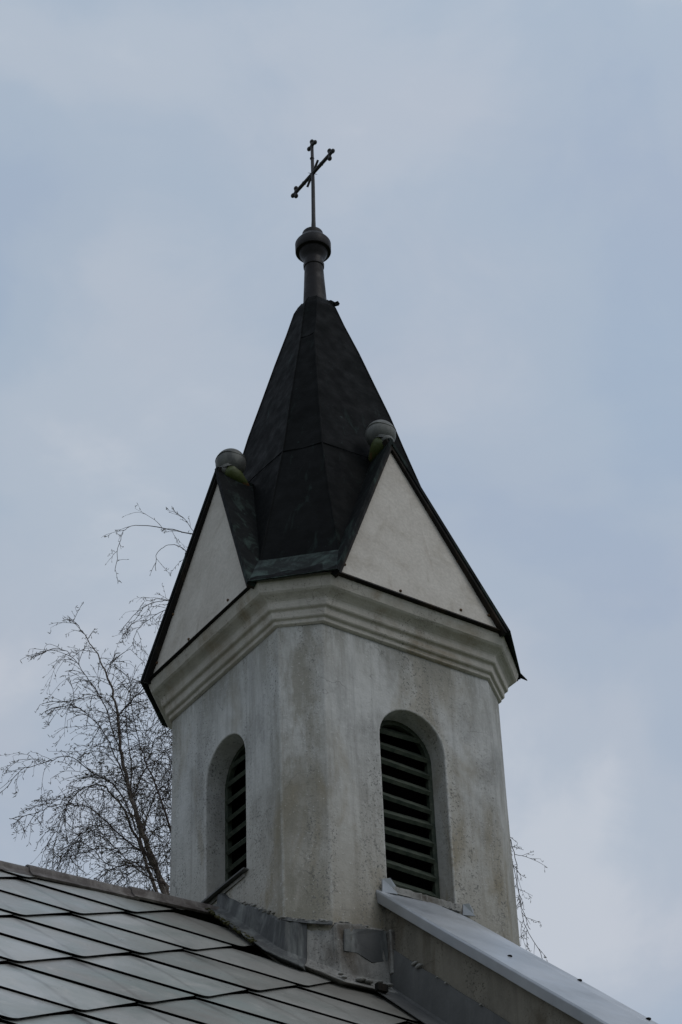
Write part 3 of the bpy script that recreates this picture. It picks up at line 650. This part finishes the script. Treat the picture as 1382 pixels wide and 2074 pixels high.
# ---- flashing round the foot of the turret
def wallpt(x, y, d):                                      # pushed out of the wall by d (2-D outward direction given)
    return (x, y)
path = [((1.2, -0.02), (1, 0), -2.16, 0.02), ((1.2, 0.30), (1, 0), -2.40, 0.03), ((1.2, 0.62), (1, 0), -2.60, 0.03), ((1.2, 0.88), (1, 0.1), -2.79, 0.035), ((1.185, 0.95), (0.8, 0.6), -2.83, 0.035),
        ((1.06, 1.055), (0.7, 0.7), -2.85, 0.035)]
path2 = [((1.10, 1.02), (0.7, 0.7), -2.93, 0.012), ((0.93, 1.16), (0.7, 0.7), -2.95, 0.016), ((0.88, 1.19), (0.2, 1), -2.88, 0.055), ((0.62, 1.19), (0, 1), -2.86, 0.06), ((0.44, 1.19), (0, 1), -2.85, 0.06), ((0.40, 1.19), (0.3, 1), -2.86, 0.055)]
def skirt(name, path, m, skirtw, seed, bell=0.03):
    v = []; rr = random.Random(seed); P_ = []
    for i in range(len(path)-1):
        (p, d, z, o_), (p2, d2, z2, o2) = path[i], path[i+1]; k_ = 5
        for k in range(k_ + (1 if i == len(path)-2 else 0)):
            s_ = k/k_; P_.append((p[0]+(p2[0]-p[0])*s_, p[1]+(p2[1]-p[1])*s_, d[0]+(d2[0]-d[0])*s_, d[1]+(d2[1]-d[1])*s_, z+(z2-z)*s_, o_+(o2-o_)*s_))
    for i, (x, y, dx, dy, z, o_) in enumerate(P_):
        L_ = math.hypot(dx, dy); dx /= L_; dy /= L_
        w = 0.03*noise.noise(Vector((i*0.45, seed, 0))); zz = z + 0.035*noise.noise(Vector((i*0.6, seed, 4)))
        a = (x+dx*o_*0.4, y+dy*o_*0.4, zz); xm, ym = x+dx*(o_+w), y+dy*(o_+w); x2, y2 = x+dx*(o_+bell), y+dy*(o_+bell)
        zlow = roofz(x2, y2)+0.10; b = (xm, ym, zz-0.02); c = (xm*0.5+x2*0.5, ym*0.5+y2*0.5, (zz+zlow)/2 + w); d_ = (x2, y2, zlow)
        sw = skirtw*(1+0.15*noise.noise(Vector((i*0.7, seed, 9)))); x3, y3 = x2+dx*sw*0.4, y2+dy*sw*0.4; x4, y4 = x2+dx*sw, y2+dy*sw
        e_ = (x3, y3, roofz(x3, y3)+0.068); f_ = (x4, y4, roofz(x4, y4)+0.062+0.008*noise.noise(Vector((i, seed, 2))))
        v += [a, b, c, d_, e_, f_, (f_[0], f_[1], f_[2]-0.008), (x, y, roofz(x, y)-0.05), (x-dx*0.02, y-dy*0.02, zz-0.01)]
    n9 = 9; f = []
    for i in range(len(P_)-1):
        for k in range(n9): f.append((i*n9+k, i*n9+(k+1) % n9, (i+1)*n9+(k+1) % n9, (i+1)*n9+k))
    f += [tuple(range(n9)), tuple(range((len(P_)-1)*n9, len(P_)*n9))]
    g = G(); g.add(v, f); return g.make(name, m, tw)
skirt('base_flashing', path, M['lead'], 0.15, 1.3)
skirt('base_flashing', path2, M['mortar'], 0.10, 4.1)
rr = random.Random(17); g = G()
for i in range(120):                                      # broken mortar along the top of the flashing
    u = rr.random()
    if u < 0.30: x_, y_, z_, nx, ny = 1.205, 0.25+rr.random()*0.66, 0, 1, 0; z_ = -2.365-(y_-0.25)*0.66
    elif u < 0.55: q = rr.random(); x_, y_, nx, ny = 1.21-0.29*q, 0.94+0.26*q, 0.7, 0.7; z_ = -2.82-0.07*q
    else: q = rr.random(); x_, y_, z_, nx, ny = 0.90-0.5*q, 1.205, -2.90+0.045*q, 0, 1
    r_ = rr.uniform(0.010, 0.024); g.ball((x_, y_, z_+rr.gauss(0.005, 0.012)), r_, 5, (rr.uniform(0.7, 1.5), rr.uniform(0.7, 1.5), rr.uniform(0.25, 0.6)))
for i in range(12):
    q = rr.random(); y_ = 1.30+rr.random()*0.06; x_ = 1.0-0.6*q; g.ball((x_, y_, roofz(x_, y_)+0.075+rr.random()*0.03), rr.uniform(0.012, 0.03), 5, (1.4, 1.2, 0.6))
o_m = g.make('broken_mortar', M['mortar'], tw, smooth=True); o_m['kind'] = 'stuff'
# lead sheet dressed over the mortar, capping strip above
g = G(); g.slab([(0.84, 1.250, -2.95), (0.62, 1.258, -2.90), (0.44, 1.252, -2.875), (0.425, 1.256, -3.05), (0.44, 1.262, -3.14), (0.60, 1.268, -3.19), (0.74, 1.266, -3.14), (0.86, 1.262, -3.15), (0.855, 1.258, -3.02)], (0, 0.008, 0)); g.make('lead_patch', M['lead'], tw)
g = G(); g.box((0.392, 1.262, -3.06), 0.035, 0.045, 0.19); g.make('corner_block', M['mortar'], tw, bevel=0.008)
g = G(); g.slab([(1.215, 0.915, -2.79), (1.225, 0.925, -2.83), (1.09, 1.065, -2.885), (0.93, 1.215, -2.925), (0.91, 1.20, -2.885), (1.08, 1.05, -2.85)], (0.012, 0.012, 0.0)); g.make('capping_strip', M['lead'], tw)
g = G(); g.box((0.66, 1.47, roofz(0.66, 1.47)+0.10), 0.05, 0.02, 0.03); g.make('bent_tab', M['verge'], tw)
# moss in the angle between lead and shingles
g = G(); rr = random.Random(5)
for i in range(90):
    s_ = rr.random(); x = 1.36+0.06*rr.random(); y = 0.05+0.75*s_; g.ball((x, y, roofz(x, y)+0.055), rr.uniform(0.008, 0.02), 4, (1, 1.4, 0.5))
g.make('moss', M['moss'], tw)['kind'] = 'stuff'

# ------------------------------------------------------------------ birches
LAT = Vector((-0.81534193, 0.57897973, 0)); DEP = Vector((-0.57897973, -0.81534193, 0))
def birch(name, base, limbs, label, seed, density=1.0, r0=0.05, trunk_h=13.1):
    rr = random.Random(seed); t = empty(name, base, label, 'tree', 'bare birches behind the church')
    tg = G(); br = G(); tw_ = G(); bd = G()
    def P3(l, z, d): return LAT*l + DEP*d + Vector((0, 0, z))
    def smooth(pts, n=5):                                  # Catmull-Rom
        out = []
        for i in range(len(pts)-1):
            p0, p1, p2, p3 = pts[max(i-1, 0)], pts[i], pts[i+1], pts[min(i+2, len(pts)-1)]
            for k in range(n):
                u = k/n; out.append(0.5*((2*p1)+(p2-p0)*u+(2*p0-5*p1+4*p2-p3)*u*u+(3*p1-p0-3*p2+p3)*u**3))
        return out+[pts[-1]]
    def twig(p, d, L, r, lvl):
        n = max(3, int(L/0.055)); pts = [p.copy()]; d = d.normalized(); droop = rr.uniform(0.07, 0.2)
        for k in range(n):
            d = (d + Vector((rr.gauss(0, 0.10), rr.gauss(0, 0.10), rr.gauss(0, 0.07) - droop))).normalized()
            p = p + d*(L/n); pts.append(p.copy())
            if lvl < 2 and rr.random() < 0.34:
                q = (d + Vector((rr.gauss(0, 0.6), rr.gauss(0, 0.6), rr.gauss(-0.05, 0.35)))).normalized(); twig(p.copy(), q, L*rr.uniform(0.3, 0.62), r*0.7, lvl+1)
            elif rr.random() < 0.62:                       # bud on a short spur
                q = (d*0.7 + Vector((rr.gauss(0, 0.6), rr.gauss(0, 0.6), rr.gauss(0.15, 0.5)))).normalized()*rr.uniform(0.025, 0.055)
                bd.tube([p, p+q*0.5, p+q], [r*0.5, 0.005, 0.0012], 3, False)
        tw_.tube(pts, [r*(1-0.55*i/len(pts)) for i in range(len(pts))], 3, False)
    for li, (rad, den, ln, pts) in enumerate(limbs):
        rad *= 0.50; big_ = rad > 0.024
        d0 = 0.0 if li == 0 else rr.uniform(-0.5, 0.5); n = len(pts)
        P = [P3(l, z, d0*(i/(n-1)) + rr.gauss(0, 0.05)*(i > 0)) for i, (l, z) in enumerate(pts)]
        C = smooth(P, 6); C = [p + Vector((rr.gauss(0, 0.006), rr.gauss(0, 0.006), rr.gauss(0, 0.006))) if i else p for i, p in enumerate(C)]
        m_ = len(C); rads = [max(0.004, rad*(1-i/(m_-1))**1.15) for i in range(m_)]
        (tg if big_ else br).tube(C, rads, 7)
        for i in range(2, m_):
            seg = C[i]-C[i-1]; cnt = 1.9*den*density*seg.length
            k = int(cnt) + (rr.random() < cnt-int(cnt))
            for _ in range(k):
                p = C[i-1].lerp(C[i], rr.random()); side = LAT*rr.choice((-1, 1))*rr.uniform(0.3, 1) + DEP*rr.gauss(0, 0.7)
                d = (seg.normalized()*rr.uniform(0.4, 1.1) + side*0.8 + Vector((0, 0, rr.uniform(-0.3, 0.5))))
                twig(p, d, ln*rr.uniform(0.4, 1.15)*(1.0 if i < m_*0.8 else 0.6), rr.uniform(0.0032, 0.0048), 0)
    def sway(z): return Vector((0.25*math.sin(z*0.3), 0.2*math.sin(z*0.23+1), 0))
    end = P3(*limbs[0][3][0], 0)
    tp = [Vector((0.9, 0.3, -0.3)), Vector((0.8, 0.25, 0.6)), Vector((0.65, 0.2, 3)), Vector((0.45, 0.12, 6)), Vector((0.25, 0.05, 9)), Vector((0.08, 0.0, 11.5)), end + Vector((0, 0, 0.05))]
    tg.tube(smooth(tp, 5), [0.19 + (limbs[0][0]*0.58-0.19)*min(1, (i/(6*5))**0.8) for i in range(6*5+1)], 12)
    tg.make('trunk', M['bark'], t, conv=False, smooth=True); br.make('branches', M['twig'], t, conv=False)
    tw_.make('twigs', M['twig'], t, conv=False)['kind'] = 'stuff'; bd.make('buds', M['bud'], t, conv=False)['kind'] = 'stuff'; return t
L1 = [
 (0.075, 6, 0.55, [(0.00,13.10),(-0.16,13.67),(-0.33,14.12),(-0.47,14.59),(-0.59,15.13),(-0.67,15.76),(-0.76,16.19),(-0.89,16.52),(-1.06,16.85),(-1.22,17.12),(-1.41,17.27)]),
 (0.050, 13, 0.70, [(0.06,12.97),(-0.06,13.47),(-0.27,13.86),(-0.42,14.19),(-0.63,14.67),(-0.84,14.88),(-1.08,14.92),(-1.28,14.76),(-1.38,14.50),(-1.44,14.11)]),
 (0.022, 8, 0.50, [(-0.42,14.19),(-0.63,14.73),(-0.94,15.08),(-1.24,15.23),(-1.53,15.21),(-1.83,15.16),(-1.99,14.93)]),
 (0.020, 8, 0.50, [(-0.47,14.59),(-0.69,15.21),(-0.89,15.56),(-1.20,15.75),(-1.49,15.66)]),
 (0.018, 7, 0.45, [(-0.59,15.13),(-0.81,15.84),(-1.04,16.24),(-1.35,16.61),(-1.65,16.45)]),
 (0.012, 7, 0.30, [(-0.76,16.19),(-0.81,16.33),(-0.71,16.62)]),
 (0.022, 10, 0.60, [(-0.27,13.86),(-0.56,14.07),(-0.91,14.35),(-1.26,14.43),(-1.55,14.25),(-1.83,14.13)]),
 (0.018, 13, 0.75, [(-0.66,15.76),(-0.37,16.10),(-0.25,16.16),(-0.16,15.94),(-0.09,15.52)]),
 (0.020, 15, 0.80, [(-0.47,14.59),(-0.29,15.12),(-0.18,15.39),(-0.06,15.24),(0.01,14.70)]),
 (0.020, 15, 0.80, [(-0.33,14.12),(-0.22,14.58),(-0.08,14.77),(0.01,14.37),(0.03,13.91)]),
 (0.020, 11, 0.60, [(-0.16,13.67),(-0.43,13.68),(-0.72,13.76),(-1.02,13.96),(-1.24,13.85)]),
 (0.016, 8, 0.45, [(-0.67,15.76),(-0.88,16.05),(-1.15,16.03),(-1.42,16.02)]),
 (0.020, 11, 0.60, [(-0.06,13.47),(-0.32,13.55),(-0.61,13.88),(-0.85,14.08),(-1.07,13.90),(-1.12,13.65)]),
 (0.050, 7, 0.5, [(0.02,12.9),(-0.24,13.6),(-0.38,14.2),(-0.50,14.8),(-0.52,15.3),(-0.60,15.9),(-0.56,16.3)]),
 (0.045, 10, 0.60, [(0.05,13.0),(0.10,13.6),(-0.05,14.3),(-0.30,15.0),(-0.45,15.6),(-0.52,16.2)]),
]
L2 = [
 (0.090, 3, 0.60, [(0.00,14.17),(-0.19,17.11),(-0.56,19.15),(-0.80,20.06)]),
 (0.030, 4, 0.42, [(-0.19,17.11),(-0.84,19.16),(-1.40,20.40),(-1.76,20.59),(-2.27,20.77),(-2.54,20.68),(-2.65,20.38),(-2.69,19.86)]),
 (0.025, 7, 0.40, [(-0.43,18.48),(-1.26,19.78),(-1.58,20.23),(-1.90,20.34),(-2.10,20.22),(-2.12,19.91)]),
 (0.025, 7, 0.45, [(-0.44,18.31),(-1.26,19.27),(-1.68,19.59),(-2.18,19.70),(-2.49,19.50),(-2.69,19.26)]),
 (0.022, 8, 0.45, [(-0.44,18.15),(-1.26,19.10),(-1.75,19.42),(-2.24,19.36),(-2.43,19.14),(-2.48,18.91)]),
 (0.012, 9, 0.30, [(-1.40,20.40),(-1.54,20.49),(-1.65,20.68),(-1.82,20.85)]),
 (0.022, 6, 0.32, [(0.04,15.59),(1.75,15.95),(2.40,15.84),(2.62,15.46),(2.64,14.89),(2.70,14.39),(2.84,14.04),(2.94,13.73)]),
 (0.015, 6, 0.30, [(1.75,15.95),(2.40,15.77),(2.56,15.03),(2.62,14.39),(2.70,13.95)]),
]
birch('birch_tree', (-5.44, -11.192, 0), L1, 'bare weeping birch left of the turret with pale trunk rising behind the roof ridge', 21)
birch('birch_tree', (-8.469, -12.72, 0), L2, 'taller bare birch hidden behind the turret, only its drooping twig tips showing at both sides', 5, 0.62)
